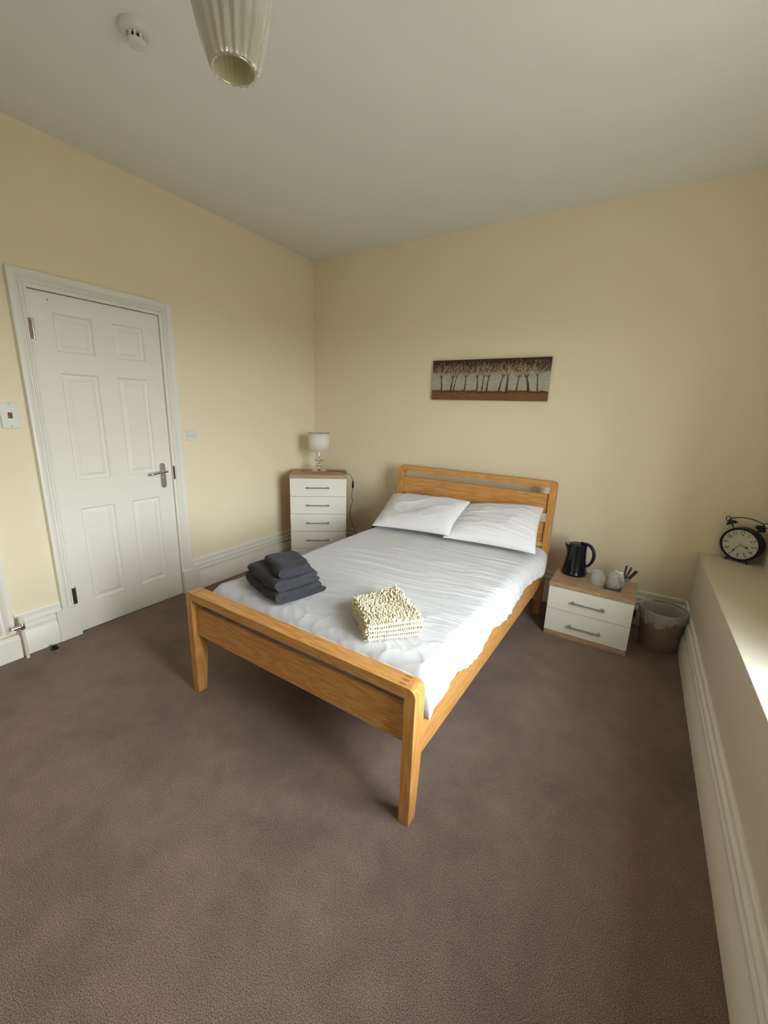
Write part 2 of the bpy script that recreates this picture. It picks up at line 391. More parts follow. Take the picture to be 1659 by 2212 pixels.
# six panel door leaf
def panel_door(name, yc, w, z0, z1, cols, rows, m, x=0.0):
    root = struct(empty(name, (x, yc, z0)))
    ys = sorted({0, w}|{c for cc in cols for c in cc}); zs = sorted({0, z1-z0}|{c-z0 for rr in rows for c in rr})
    b = MB(); isp = lambda y0, y1, za, zb: any(abs(y0-c[0]) < 1e-6 and abs(y1-c[1]) < 1e-6 for c in cols) and any(abs(za+z0-r_[0]) < 1e-6 and abs(zb+z0-r_[1]) < 1e-6 for r_ in rows)
    for i in range(len(ys)-1):
        for k in range(len(zs)-1):
            y0, y1, za, zb = ys[i], ys[i+1], zs[k], zs[k+1]
            if isp(y0, y1, za, zb):
                prev = None
                for ins, dep in ((0, 0), (.004, -.006), (.009, -.011), (.015, -.013), (.020, -.0125), (.042, -.003), (.044, -.0045)):
                    ring = [(dep, y0+ins, za+ins), (dep, y1-ins, za+ins), (dep, y1-ins, zb-ins), (dep, y0+ins, zb-ins)]
                    o = len(b.v); b.v += [Vector(p) for p in ring]
                    if prev is not None:
                        b.f += [(prev+q, prev+(q+1) % 4, o+(q+1) % 4, o+q) for q in range(4)]
                    prev = o
                b.f.append((prev, prev+1, prev+2, prev+3))
            else:
                b.add([(0, y0, za), (0, y1, za), (0, y1, zb), (0, y0, zb)], [(0, 1, 2, 3)])
    h = z1-z0
    b.add([(0, 0, 0), (0, w, 0), (0, w, h), (0, 0, h), (-.04, 0, 0), (-.04, w, 0), (-.04, w, h), (-.04, 0, h)],
          [(0, 1, 5, 4), (1, 2, 6, 5), (2, 3, 7, 6), (3, 0, 4, 7), (4, 5, 6, 7)])
    me = b.build('door_panel', m, root, merge=False)
    return root
dcols = [(.109, .320), (.441, .644)]; drows = [(.203, .863), (1.055, 1.727), (1.850, 2.072)]
door = panel_door('door_1', DY0+.0, DW, .003, DH, dcols, drows, M['door'])
def dloc(y, z): return (0, y-DY0, z-.003)
# hinges
for z0, z1 in ((1.905, 2.02), (.222, .337)):
    hb = MB().box((.004, -.020, 0), (.0175, -.004, z1-z0)).box((.0, .002, 0), (.003, .009, z1-z0))
    hi = hb.build('hinge', M['hinge'], door, loc=(0, 0, z0-.003))
    kn = MB()
    for k in range(5):
        kn.lathe([(.0055, k*(z1-z0)/5+.0008), (.0055, (k+1)*(z1-z0)/5-.0008)], 14)
    kn.build('hinge_pin', M['chrome'], hi, smooth=False, auto=40, loc=(.012, -.001, 0))
# lever handle on back plate
hp = MB()
def stadium(w_, h_, n=10):
    r_ = w_/2; P = []
    for i in range(n+1): a = PI*i/n; P.append((r_*math.cos(a), h_/2-r_+r_*math.sin(a)))
    for i in range(n+1): a = PI+PI*i/n; P.append((r_*math.cos(a), -h_/2+r_+r_*math.sin(a)))
    return P
hp.prism(stadium(.042, .192), 0, .007, axis=0)
plate = hp.build('door_handle', M['satin'], door, bevel=.002, loc=(0, .690, 1.019))
lv = MB().lathe([(.011, 0), (.011, .035)], 20, T=Matrix.Translation((.006, 0, .032)) @ Matrix.Rotation(PI/2, 4, 'Y'))
lv.tube([(.040, .018, .031), (.043, 0, .032), (.045, -.03, .031), (.046, -.06, .028), (.045, -.09, .024), (.042, -.112, .021), (.037, -.121, .0205)], [.007, .0085, .0085, .008, .0085, .009, .006], 14)
lv.build('lever', M['chrome'], plate, smooth=True, auto=50)
MB().lathe([(.0085, 0), (.0085, .004), (.006, .006)], 20, T=Matrix.Translation((.006, 0, -.018)) @ Matrix.Rotation(PI/2, 4, 'Y')).build('thumb_turn', M['chrome'], plate, auto=40)
for z in (.080, -.085):
    MB().lathe([(.003, 0), (.003, .002)], 12, T=Matrix.Translation((.0065, 0, z)) @ Matrix.Rotation(PI/2, 4, 'Y')).build('screw', M['screw'], plate)
MB().box((.0165, .004, 0), (.0185, .018, .105)).build('strike_plate', M['hinge'], door, loc=(0, DW, .985-.003))
MB().lathe([(.0035, 0), (.0035, .004)], 10, T=Matrix.Rotation(PI/2, 4, 'Y')).build('hook_hole', M['screw'], door, loc=(-.003, .095, 2.136))
# cupboard door on the far left, beyond the frame edge
d2 = panel_door('door_2', D2a+.004, D2b-D2a-.008, .176, 2.174, [(.10, .33), (.42, .65)], [(.30, 1.0), (1.15, 2.05)], M['door'], x=-.002)

# ------------------------------------------------------------------ wall fittings
cs = empty('cooker_switch_plate', (0, -2.6435, 1.470), label='large white isolator switch plate with red rocker, left of the door', cat='switch')
MB().box((0, -.043, -.073), (.009, .043, .073)).build('plate', M['plastic'], cs, bevel=.003)
rk = MB().box((.008, -.013, -.020), (.0115, .013, .020)).build('rocker_frame', M['plastic'], cs, bevel=.001)
MB().box((.009, -.0095, -.0165), (.015, .0095, .0165)).build('rocker', M['red'], rk, bevel=.001)
for z in (.0615, -.0615):
    MB().lathe([(.0035, 0), (.0035, .002)], 12, T=Matrix.Translation((.0085, 0, z)) @ Matrix.Rotation(PI/2, 4, 'Y')).build('screw', M['screw'], cs)
fs = empty('blank_outlet_plate', (0, -1.513, 1.319), label='small square white plate with two screws, right of the door', cat='outlet')
MB().box((0, -.042, -.042), (.008, .042, .042)).build('plate', M['plastic'], fs, bevel=.003)
MB().tube([(.009, .012*math.cos(a), .004+.012*math.sin(a)) for a in np.linspace(PI*1.05, PI*1.8, 10)], .0012, 6).build('cable_outlet', M['screw'], fs)
for y in (-.030, .030):
    MB().lathe([(.0035, 0), (.0035, .002)], 12, T=Matrix.Translation((.0075, y, 0)) @ Matrix.Rotation(PI/2, 4, 'Y')).build('screw', M['screw'], fs)

# radiator valve and pipe
rv = empty('radiator_pipe', (.075, -2.788, 0), label='painted pipe rising from carpet to chrome valve by left skirting', cat='pipe')
MB().tube([(0, 0, 0), (0, 0, .10), (-.002, 0, .20)], [.0095, .0085, .0085], 14).build('pipe', M['pipe'], rv, auto=50)
va = MB().lathe([(.012, .196), (.015, .2), (.015, .226), (.011, .232)], 18)
va.tube([(0, -.045, .215), (0, .012, .215)], .013, 16).tube([(.0, -.050, .215), (0, -.046, .215)], .016, 6)
va.build('valve', M['chrome'], rv, auto=40)
MB().lathe([(.009, .230), (.0135, .238), (.0145, .255), (.012, .268), (.006, .275)], 20).build('valve_cap', M['pipe'], rv, auto=50)
# door stop on the carpet
ds = empty('door_stop', (.094, -2.655, 0), label='small black door stop on carpet below door plinth', cat='door stop')
MB().lathe([(.022, 0), (.022, .006), (.014, .010), (.013, .024), (.010, .027)], 20).build('rubber_bumper', M['black'], ds, auto=40)
MB().lathe([(.004, .027), (.004, .0285)], 12).build('screw', M['chrome'], ds)

# smoke detector
sm = empty('smoke_detector', (1.147, -2.377, H), label='round white slotted smoke detector on ceiling, left of pendant light', cat='smoke detector')
MB().lathe([(.060, 0), (.060, -.012), (.056, -.022), (.044, -.030), (.036, -.031)], 40).build('base', M['detector'], sm, auto=35)
cg = MB()
for i in range(10):
    a = 2*PI*i/10; cg.box((.028, -.0050, -.052), (.035, .0050, -.030), Matrix.Rotation(a, 4, 'Z'))
cg.lathe([(.036, -.050), (.036, -.053), (.031, -.062), (.018, -.066), (.0, -.0665)], 32, cap1=False)
cg.build('cage', M['detector'], sm, auto=35)
MB().lathe([(.022, -.03), (.022, -.051)], 20).build('sensor_chamber', M['black'], sm)

# pendant light
PX, PY, PZ = 2.080, -2.691, 2.402
pn = empty('pendant_light', (PX, PY, H), label='silvery ribbed vase-shaped pendant light hanging from the ceiling', cat='ceiling light')
MB().lathe([(.045, 0), (.045, -.01), (.03, -.024), (.008, -.03)], 28).build('ceiling_rose', M['plastic'], pn, auto=40)
hz = PZ-H
MB().tube([(0, 0, -.025), (0, 0, hz+.30)], .003, 8).build('flex', M['plastic'], pn)
lh = MB().lathe([(.010, hz+.30), (.017, hz+.29), (.017, hz+.25), (.020, hz+.24)], 20).build('lamp_holder', M['plastic'], pn, auto=40)
MB().lathe([(.013, hz+.245), (.020, hz+.215), (.029, hz+.185), (.026, hz+.160), (.012, hz+.148), (.001, hz+.146)], 20, cap1=False).build('bulb', M['paper'], lh, smooth=True)
prof = []
for k in range(25):
    t = k/24; rr = .053+.036*math.sin(min(t/.62, 1)*PI/2) if t < .62 else .089-.034*((t-.62)/.38)**1.6
    prof.append((rr, hz+t*.30))
sh = MB().lathe(prof, 240, cap0=False, cap1=False, rib=.045, ribs=30).build('lamp_shade', M['shade_film'], pn, smooth=True)
so = sh.modifiers.new('t', 'SOLIDIFY'); so.thickness = .0015
ac = MB().lathe([(q*1.10, z) for q, z in prof[0:22]], 200, cap0=False, cap1=False, rib=.05, ribs=20).build('outer_film', M['acrylic'], pn, smooth=True)
MB().lathe([(q-.004, z) for q, z in prof], 96, cap0=False, cap1=False).build('shade_lining', M['lining'], pn, smooth=True)
rimM = MB().lathe([(.0545, hz-.001), (.0548, hz+.002), (.053, hz+.003), (.0495, hz+.002), (.050, hz-.001), (.052, hz-.002), (.0545, hz-.001)], 64, cap0=False, cap1=False).build('rim', M['shade_film'], pn, smooth=True)

# ------------------------------------------------------------------ painting
pw, ph_ = 1.008, .334
pt = empty('canvas_painting', (1.427, -.002, 1.679), label='long narrow brown canvas painting of bare trees above the bed', cat='painting')
def canvas_mat():
    m = mat('painted_canvas', rgb(90, 60, 45), .6); t = m.node_tree; b = t.nodes['Principled BSDF']
    co = t.nodes.new('ShaderNodeTexCoord'); sp = t.nodes.new('ShaderNodeSeparateXYZ'); t.links.new(co.outputs['Object'], sp.inputs[0])
    n = t.nodes.new('ShaderNodeTexNoise'); n.inputs['Scale'].default_value = 18; n.inputs['Detail'].default_value = 5; t.links.new(co.outputs['Object'], n.inputs['Vector'])
    ad = t.nodes.new('ShaderNodeMath'); ad.operation = 'MULTIPLY_ADD'; ad.inputs[1].default_value = .05; t.links.new(n.outputs[0], ad.inputs[0]); t.links.new(sp.outputs[2], ad.inputs[2])
    mr = t.nodes.new('ShaderNodeMapRange'); mr.inputs[1].default_value = 0; mr.inputs[2].default_value = ph_+.05; t.links.new(ad.outputs[0], mr.inputs[0])
    cr = t.nodes.new('ShaderNodeValToRGB'); el = cr.color_ramp.elements
    el[0].position = 0; el[0].color = rgb(118, 88, 52); el[1].position = 1; el[1].color = rgb(58, 42, 34)
    for p_, c_ in ((.20, rgb(120, 88, 52)), (.255, rgb(74, 54, 36)), (.275, rgb(172, 162, 138)), (.45, rgb(176, 176, 162)), (.62, rgb(170, 166, 148)), (.665, rgb(122, 100, 72)), (.72, rgb(96, 72, 50)), (.86, rgb(62, 44, 34))):
        q = el.new(p_); q.color = c_
    t.links.new(mr.outputs[0], cr.inputs[0])
    n2 = t.nodes.new('ShaderNodeTexNoise'); n2.inputs['Scale'].default_value = 60; n2.inputs['Detail'].default_value = 4
    mp = t.nodes.new('ShaderNodeMapping'); mp.inputs['Scale'].default_value = (.35, 1, 1.6); t.links.new(co.outputs['Object'], mp.inputs[0]); t.links.new(mp.outputs[0], n2.inputs['Vector'])
    mx = t.nodes.new('ShaderNodeMix'); mx.data_type = 'RGBA'; mx.blend_type = 'OVERLAY'; mx.inputs[0].default_value = .45
    t.links.new(cr.outputs[0], mx.inputs[6]); t.links.new(n2.outputs[0], mx.inputs[7]); t.links.new(mx.outputs[2], b.inputs['Base Color'])
    return m
MB().box((0, -.030, 0), (pw, 0, ph_)).build('canvas', canvas_mat(), pt, bevel=.002)
def tree_mat():
    m = mat('tree_paint', rgb(90, 60, 45), .5); t = m.node_tree; b = t.nodes['Principled BSDF']
    co = t.nodes.new('ShaderNodeTexCoord'); sp = t.nodes.new('ShaderNodeSeparateXYZ'); t.links.new(co.outputs['Object'], sp.inputs[0])
    cr = t.nodes.new('ShaderNodeValToRGB'); el = cr.color_ramp.elements; mr = t.nodes.new('ShaderNodeMapRange'); mr.inputs[2].default_value = ph_
    t.links.new(sp.outputs[2], mr.inputs[0]); t.links.new(mr.outputs[0], cr.inputs[0])
    el[0].position = .2; el[0].color = rgb(66, 46, 32); el[1].position = .95; el[1].color = rgb(138, 116, 92)
    q = el.new(.58); q.color = rgb(104, 78, 56); q = el.new(.68); q.color = rgb(186, 170, 146)
    t.links.new(cr.outputs[0], b.inputs['Base Color']); return m
tm = MB(); R_ = random.Random(3)
def branch(x, z, a, L, wd, depth):
    pts = [(x, z)]; aa = a; yo = -.0306-R_.uniform(0, .0012)
    for k in range(4):
        aa += R_.uniform(-.12, .12); x += math.sin(aa)*L/4; z += math.cos(aa)*L/4
        x = min(max(x, .01), pw-.01); z = min(z, ph_-.006); pts.append((x, z))
    for k in range(4):
        (xa, za), (xb, zb) = pts[k], pts[k+1]; d = Vector((xb-xa, 0, zb-za))
        if d.length < 1e-5: continue
        nn = Vector((-d.z, 0, d.x)).normalized(); w0 = wd*(1-.12*k); w1 = wd*(1-.12*(k+1))
        V = [Vector((xa, yo, za))-nn*w0, Vector((xa, yo, za))+nn*w0, Vector((xb, yo, zb))+nn*w1, Vector((xb, yo, zb))-nn*w1]
        V += [v_+Vector((0, -.0012, 0)) for v_ in V]
        tm.add(V, [(4, 5, 6, 7), (0, 1, 5, 4), (1, 2, 6, 5), (2, 3, 7, 6), (3, 0, 4, 7)])
    if depth > 0:
        for s in (-1, 1):
            branch(x, z, aa+s*R_.uniform(.25, .6), L*R_.uniform(.55, .8), wd*.62, depth-1)
    return x, z
for i, fx in enumerate((.093, .18, .21, .31, .42, .462, .505, .61, .675, .755, .85, .92)):
    wd = (.0055, .005, .003, .005, .005, .0045, .0055, .0055, .0075, .005, .008, .004)[i]*1.35
    x0, z0 = branch(fx*pw, .072+R_.uniform(-.006, .004), R_.uniform(-.02, .09), R_.uniform(.115, .135), wd, 0)
    for s in (-1, -.35, .35, 1):
        branch(x0+s*.002, z0-.006, s*R_.uniform(.45, .75), R_.uniform(.06, .085), wd*.5, 1)
tm.build('tree_relief', tree_mat(), pt)
lf = MB()
for k in range(95):
    x = R_.uniform(.02, pw*.93); z = R_.uniform(.235, .322); q = R_.uniform(.002, .0038)
    lf.sphere((x, -.0305, z), q, n=6, m=4, sc=(1, .4, 1.3))
for k in range(9):   # loose brushed signature strokes, upper right
    x = pw-.125+k*.011; lf.tube([(x, -.031, .300+.006*math.sin(k*2)), (x+.007, -.031, .312+.004*math.cos(k*3))], .0012, 5)
lf.build('painted_leaves', mat('leaf_paint', rgb(176, 160, 136), .6), pt)

# ------------------------------------------------------------------ bed
BP = (1.1814, -2.4023); BPH = -.0252; BWD = 1.3946; T_ = .0461
bed = empty('double_bed_frame', (BP[0], BP[1], 0), BPH, label='oak double bed frame with slatted headboard and low footboard', cat='bed')
def arch(w_, h_, t, rad, y0f, y1f, base_cut, n=10):
    """inverted U with rounded outer top corners; returns outline points outer, inner"""
    o = [(0, 0)]
    for i in range(n+1): a = PI-PI/2*i/n; o.append((rad+rad*math.cos(a), h_-rad+rad*math.sin(a)))
    for i in range(n+1): a = PI/2-PI/2*i/n; o.append((w_-rad+rad*math.cos(a), h_-rad+rad*math.sin(a)))
    o.append((w_, 0)); return o
def u_frame(name_post, name_rail, hgt, front, back, rail_t, lean=0, rad=.032):
    # posts (tapering in depth) and the top rail, rounded together at the corners
    n = 8
    for side in (0, 1):
        sx_ = lambda x: x if side == 0 else BWD-x
        poly = [(sx_(0), 0), (sx_(0), hgt-rad)]
        for i in range(1, n+1): a = PI-PI/2*i/n; poly.append((sx_(rad+rad*math.cos(a)), hgt-rad+rad*math.sin(a)))
        poly += [(sx_(T_), hgt), (sx_(T_), hgt*.5), (sx_(T_), .2), (sx_(T_), 0)]
        poly.insert(1, (sx_(0), .2)); poly.insert(2, (sx_(0), hgt*.5))
        V = [(x, front(z), z) for x, z in poly]+[(x, back(z), z) for x, z in poly]; k = len(poly)
        # strips: build as loft between matching outer/inner points is unnecessary, n-gon sides are planar enough
        F = [(i, (i+1) % k, k+(i+1) % k, k+i) for i in range(k)]
        b = MB().add(V, F)
        # triangulated caps
        fan = []
        o_ = [i for i in range(k)]
        b.f.append(tuple(o_[::-1])); b.f.append(tuple(k+i for i in o_))
        b.build(name_post, OAK[2], bed, bevel=.0012)
    b = MB()
    z0, z1 = hgt-rail_t, hgt
    V = [(T_, front(z0), z0), (BWD-T_, front(z0), z0), (BWD-T_, front(z1), z1), (T_, front(z1), z1), (T_, back(z0), z0), (BWD-T_, back(z0), z0), (BWD-T_, back(z1), z1), (T_, back(z1), z1)]
    b.add(V, [(0, 1, 2, 3), (7, 6, 5, 4), (0, 4, 5, 1), (3, 2, 6, 7), (0, 3, 7, 4), (1, 5, 6, 2)]).build(name_rail, OAK[0], bed, bevel=.0012)
HF, HHd = .6043, 1.0804
u_frame('footboard_post', 'footboard_rail', HF, lambda z: 0, lambda z: .052+.025*min(z/.25, 1), .0453)
MB().box((T_, .024, .348), (BWD-T_, .044, .508)).build('footboard_panel', OAK[0], bed, bevel=.003)
YH = 2.112
lean = lambda z: YH+.048*max(0, (z-.3)/(HHd-.3))
u_frame('headboard_post', 'headboard_rail', HHd, lean, lambda z: lean(z)+.075-.02*(1-min(z/.25, 1)), .0465, rad=.034)
for z0, z1 in ((.829, .979), (.598, .757), (.40, .56)):
    MB().add([(T_, lean(z0)+.02, z0), (BWD-T_, lean(z0)+.02, z0), (BWD-T_, lean(z1)+.02, z1), (T_, lean(z1)+.02, z1), (T_, lean(z0)+.045, z0), (BWD-T_, lean(z0)+.045, z0), (BWD-T_, lean(z1)+.045, z1), (T_, lean(z1)+.045, z1)],
             [(0, 1, 2, 3), (7, 6, 5, 4), (0, 4, 5, 1), (3, 2, 6, 7), (0, 3, 7, 4), (1, 5, 6, 2)]).build('headboard_slat', OAK[0], bed, bevel=.003)
for x0, x1 in ((.004, .030), (BWD-.030, BWD-.001)):
    MB().box((x0, .074, .285), (x1, YH+.004, .445)).build('side_rail', OAK[1], bed, bevel=.002)
# finger joint marks on the footboard corners
M['joint'] = wood('joint_end_grain', rgb(190, 132, 70), rgb(140, 88, 40), 0)
for x0, sgn in ((.078, -1), (BWD-.078, 1)):
    fj = MB()
    for k in range(3):
        y = .010+k*.023
        fj.box((x0, y, HF-.001), (x0+sgn*.03, y+.011, HF+.0004))
    fj.build('finger_joint', M['joint'], bed)

for k in range(9):
    MB().box((.03, .2+k*.21, .325), (BWD-.03, .27+k*.21, .345)).build('slat', OAK[0], bed)
mt = empty('mattress', (BP[0], BP[1], 0), BPH, label='mattress on the oak bed under the white cover', cat='mattress')
MB().box((.045, .105, .347), (BWD-.045, 2.055, .575)).build('mattress_body', M['pillow'], mt, bevel=.03, seg=3)

# white cover: grid, s across (left hang - top - right hang), t along
NS, NT = 260, 420
s = np.linspace(0, 1, NS)[:, None]*np.ones((1, NT)); t = np.linspace(0, 1, NT)[None, :]*np.ones((NS, 1))
yy = .084+t*(2.06-.084)
hem_y = [.087, .178, .255, .344, .469, .585, .677, .735, .789, .959, 1.147, 1.213, 1.372, 1.522, 1.747, 1.83, 1.95, 2.06]
hem_z = [.440, .462, .492, .492, .468, .436, .438, .478, .490, .470, .452, .480, .466, .486, .470, .50, .52, .52]
hz_ = np.interp(yy, hem_y, hem_z)
TOPZ = .598
xl, xr = .020, 1.412
rl, rr_ = .085, .085
bulge = .035*np.exp(-((yy-1.82)/.16)**2)
xr_ = xr+bulge
# path lengths
Ltop = (xr_-rr_)-(xl+rl); arc = PI/2*rl; hangR = np.maximum(TOPZ-rr_-hz_, .003); hangL = .10
tot = hangL+arc+Ltop+arc+hangR
d = s*tot
X = np.where(d < hangL, xl, np.where(d < hangL+arc, xl+rl-rl*np.cos((d-hangL)/rl), np.where(d < hangL+arc+Ltop, xl+rl+(d-hangL-arc), np.where(d < hangL+2*arc+Ltop, xr_-rr_+rr_*np.sin((d-hangL-arc-Ltop)/rr_), xr_))))
Z = np.where(d < hangL, TOPZ-rl-(hangL-d), np.where(d < hangL+arc, TOPZ-rl+rl*np.sin((d-hangL)/rl), np.where(d < hangL+arc+Ltop, TOPZ, np.where(d < hangL+2*arc+Ltop, TOPZ-rr_+rr_*np.cos((d-hangL-arc-Ltop)/rr_), TOPZ-rr_-(d-hangL-2*arc-Ltop)))))
Y = yy.copy()
nX = np.where(d < hangL, -1., np.where(d < hangL+arc, -np.cos((d-hangL)/rl), np.where(d < hangL+arc+Ltop, 0, np.where(d < hangL+2*arc+Ltop, np.sin((d-hangL-arc-Ltop)/rr_), 1.))))
nZ = np.where(d < hangL, 0, np.where(d < hangL+arc, np.sin((d-hangL)/rl), np.where(d < hangL+arc+Ltop, 1., np.where(d < hangL+2*arc+Ltop, np.cos((d-hangL-arc-Ltop)/rr_), 0))))
def ridged(a): return (1-np.abs(a))**2.2
u_ = X+ (d-hangL-arc-Ltop).clip(0)*.6
q = Y-.16*(u_-.7)+.05*noise2(u_*2.2, Y*2.5, 1)          # lines run nearly across the bed
W1 = ridged(noise2(u_*1.6+5, q*19, 2))*.0095+ridged(noise2(u_*2.4+9, q*38, 3))*.0045
e1 = sstep(.35, .62, Y)*(1-sstep(1.62, 1.8, Y))*sstep(.05, .3, u_)
edge = sstep(.9, 1.22, u_)
q2 = Y+.30*(u_-1.3).clip(-.4, 9)**2*1.2-.10*(u_-.9)+.03*noise2(u_*4, Y*4, 4)
W2 = ridged(noise2(u_*3.0, q2*30, 5))*.0055+ridged(noise2(u_*3.5, q2*58, 8))*.0038
e2 = edge*sstep(.12, .5, Y)*(1-sstep(1.65, 1.95, Y))
W3 = ridged(noise2(u_*5+Y*4, Y*17-u_*7, 6))*.0045+ridged(noise2(u_*13-Y*4, Y*15+u_*11, 16))*.0028+noise2(u_*3, Y*3, 7)*.0015      # loose soft creases at the foot
e3 = 1-sstep(.4, .7, Y)*.8
mk = sstep(-.35, .55, noise2(u_*2.1+.6, Y*3.1, 9)); mk2 = sstep(-.5, .4, noise2(u_*3.0, Y*4.0, 19))
W2 = W2*(.35+.65*mk2)
disp = W1*e1*mk+W2*e2+W3*e3+.004*noise2(X*1.6, Y*1.6, 10)
hang = sstep(xr_-.10, xr_, X)*sstep(TOPZ-.02, TOPZ-.12, Z)
disp = disp+hang*(.010*noise2(Y*9, Z*4, 11)+.006*noise2(Y*22, Z*6, 12))
crown = .010*np.sin(PI*np.clip((X-.05)/1.3, 0, 1))*np.sin(PI*np.clip(t, 0, 1)*.9)
Z = Z+nZ*disp+crown*nZ; X = X+nX*disp
# tuck down at the foot: first rows drop behind the footboard
ft = np.clip(1-(t/.05), 0, 1)
Z = np.where(Z > .44, Z-(Z-.44)*(1-np.sqrt(np.clip(1-ft**2, 0, 1))), Z)
Y = np.where((ft > 0) & (X > .055) & (X < 1.34), Y-.026*sstep(.562, .535, Z)*sstep(.0, .03, X-.055)*sstep(.0, .03, 1.34-X)+.002*noise2(X*30, Z*20, 33), Y)
Z = Z-.02*np.exp(-((t-1)/.02)**2)
P = np.stack([X, Y, Z], -1)
cv = grid_obj('bed_cover', P, M['sheet'], thick=.004)
cv.location = (BP[0], BP[1], 0); cv.rotation_euler = (0, 0, BPH)
tag(cv, 'white creased cotton cover draped over the mattress', 'bed cover')

# pillows
def pillow(name, c00, c10, c11, c01, thick, seed, label, crease_dir, parent=None, sag=0):
    n = 110
    a = np.linspace(-1, 1, n)[:, None]*np.ones((1, n)); b = np.linspace(-1, 1, n)[None, :]*np.ones((n, 1))
    C = [np.array(c, float) for c in (c00, c10, c11, c01)]
    ua = (a+1)/2; ub = (b+1)/2
    # pinch the edges in between the corners
    pa = a*(1-.045*(1-b**2)); pb = b*(1-.06*(1-a**2)); ua = (pa+1)/2; ub = (pb+1)/2
    base = (C[0]*((1-ua)*(1-ub))[..., None]+C[1]*(ua*(1-ub))[..., None]+C[2]*(ua*ub)[..., None]+C[3]*((1-ua)*ub)[..., None])
    nrm = np.cross(C[1]-C[0], C[3]-C[0]); nrm /= np.linalg.norm(nrm)
    if nrm[2] < 0: nrm = -nrm
    prof = np.clip((1-np.abs(a)**3.0), 0, 1)**.50*np.clip((1-np.abs(b)**2.6), 0, 1)**.48
    if crease_dir == 'h': wr = ridged(noise2(a*1.3+2, b*7+a*.8, seed))*.008+ridged(noise2(a*2.5, b*13, seed+1))*.003
    else: wr = ridged(noise2(a*1.8+b*1.7, b*1.5-a*1.4, seed))*.011+ridged(noise2(a*3-b*2, b*3+a*2, seed+1))*.004
    cor = ridged(noise2(np.arctan2(b-1, a-1)*9, a*0+.5, seed+2))*.006*np.exp(-((a-1)**2+(b-1)**2)/.5)
    top = base+nrm*(prof*(thick+(wr-.006)+.008*noise2(a*1.5, b*1.5, seed+3))+.003+cor*prof)[..., None]
    bot = base-nrm*(prof*thick*.30)[..., None]
    V = np.concatenate([top.reshape(-1, 3), bot.reshape(-1, 3)]); N = n*n
    idx = np.arange(N).reshape(n, n); F = []
    for i in range(n-1):
        A, B_, Cc, Dd = idx[i, :-1], idx[i, 1:], idx[i+1, 1:], idx[i+1, :-1]
        F += [tuple(map(int, z)) for z in zip(A, Dd, Cc, B_)]; F += [tuple(int(k)+N for k in z) for z in zip(A, B_, Cc, Dd)]
    bd = list(idx[:, 0])+list(idx[-1, 1:])+list(idx[::-1, -1][1:])+list(idx[0, ::-1][1:-1]); k = len(bd)
    F += [(int(bd[i]), int(bd[i])+N, int(bd[(i+1) % k])+N, int(bd[(i+1) % k])) for i in range(k)]
    o = MB().add([tuple(v_) for v_ in V], F).build(name, M['pillow'], smooth=True)
    o.location = (BP[0], BP[1], 0); o.rotation_euler = (0, 0, BPH)
    tag(o, label, 'pillow', 'pillows leaning on the headboard'); return o
pillow('pillow', (.735, 1.610, .650), (1.40, 1.680, .645), (1.335, 2.085, .885), (.69, 2.085, .815), .095, 21, 'white pillow on the right of the bed, partly under the other pillow', 'h')
pillow('pillow', (.115, 1.570, .640), (.785, 1.600, .675), (.785, 2.00, .865), (.015, 2.05, .818), .085, 31, 'white pillow on the left of the bed, overlapping its neighbour', 'v')

# ------------------------------------------------------------------ things on the bed
def bw(x, y, z=0):
    c, s_ = math.cos(BPH), math.sin(BPH); return Vector((BP[0]+c*x-s_*y, BP[1]+s_*x+c*y, z))
def folded(path, half, nseg=9):
    """thick ribbon outline following an S-folded centre path; returns closed polygon (u,z)"""
    P = [Vector(p) for p in path]; L = []; R = []
    for i, p in enumerate(P):
        d_ = (P[min(i+1, len(P)-1)]-P[max(i-1, 0)]).normalized(); n_ = Vector((-d_.y, d_.x)); L.append(p+n_*half); R.append(p-n_*half)
    cap = []
    d_ = (P[-1]-P[-2]).normalized(); n_ = Vector((-d_.y, d_.x))
    for k in range(1, 6): a = PI/2-PI*k/6; cap.append(P[-1]+n_*half*math.sin(a)+d_*half*math.cos(a))
    cap0 = []
    d0 = (P[0]-P[1]).normalized(); n0 = Vector((-d0.y, d0.x))
    for k in range(1, 6): a = PI/2-PI*k/6; cap0.append(P[0]+n0*half*math.sin(a)+d0*half*math.cos(a))
    return L+cap+R[::-1]+cap0
def spath(w_, layers, pitch, wob=0, jit=0, seed=0):
    """serpentine path: layer 0 at bottom; folds at u=0 and u=w"""
    R2 = random.Random(seed); pts = []; z = pitch/2; dirn = -1; n = 14
    for k in range(layers):
        wk = w_-R2.uniform(0, jit); a, b = (wk-pitch*.5, pitch*.5) if dirn < 0 else (pitch*.5, wk-pitch*.5)
        for i in range(n+1):
            u0 = a+(b-a)*i/n; pts.append((u0, z+wob*math.sin(u0/w_*6+k*1.3)*.6))
        if k < layers-1:
            zc = z+pitch/2; x0 = pts[-1][0]
            for i in range(1, 8):
                a_ = PI*i/8; pts.append((x0+dirn*math.sin(a_)*pitch*.5, zc-math.cos(a_)*pitch/2))
        z += pitch; dirn = -dirn
    return pts
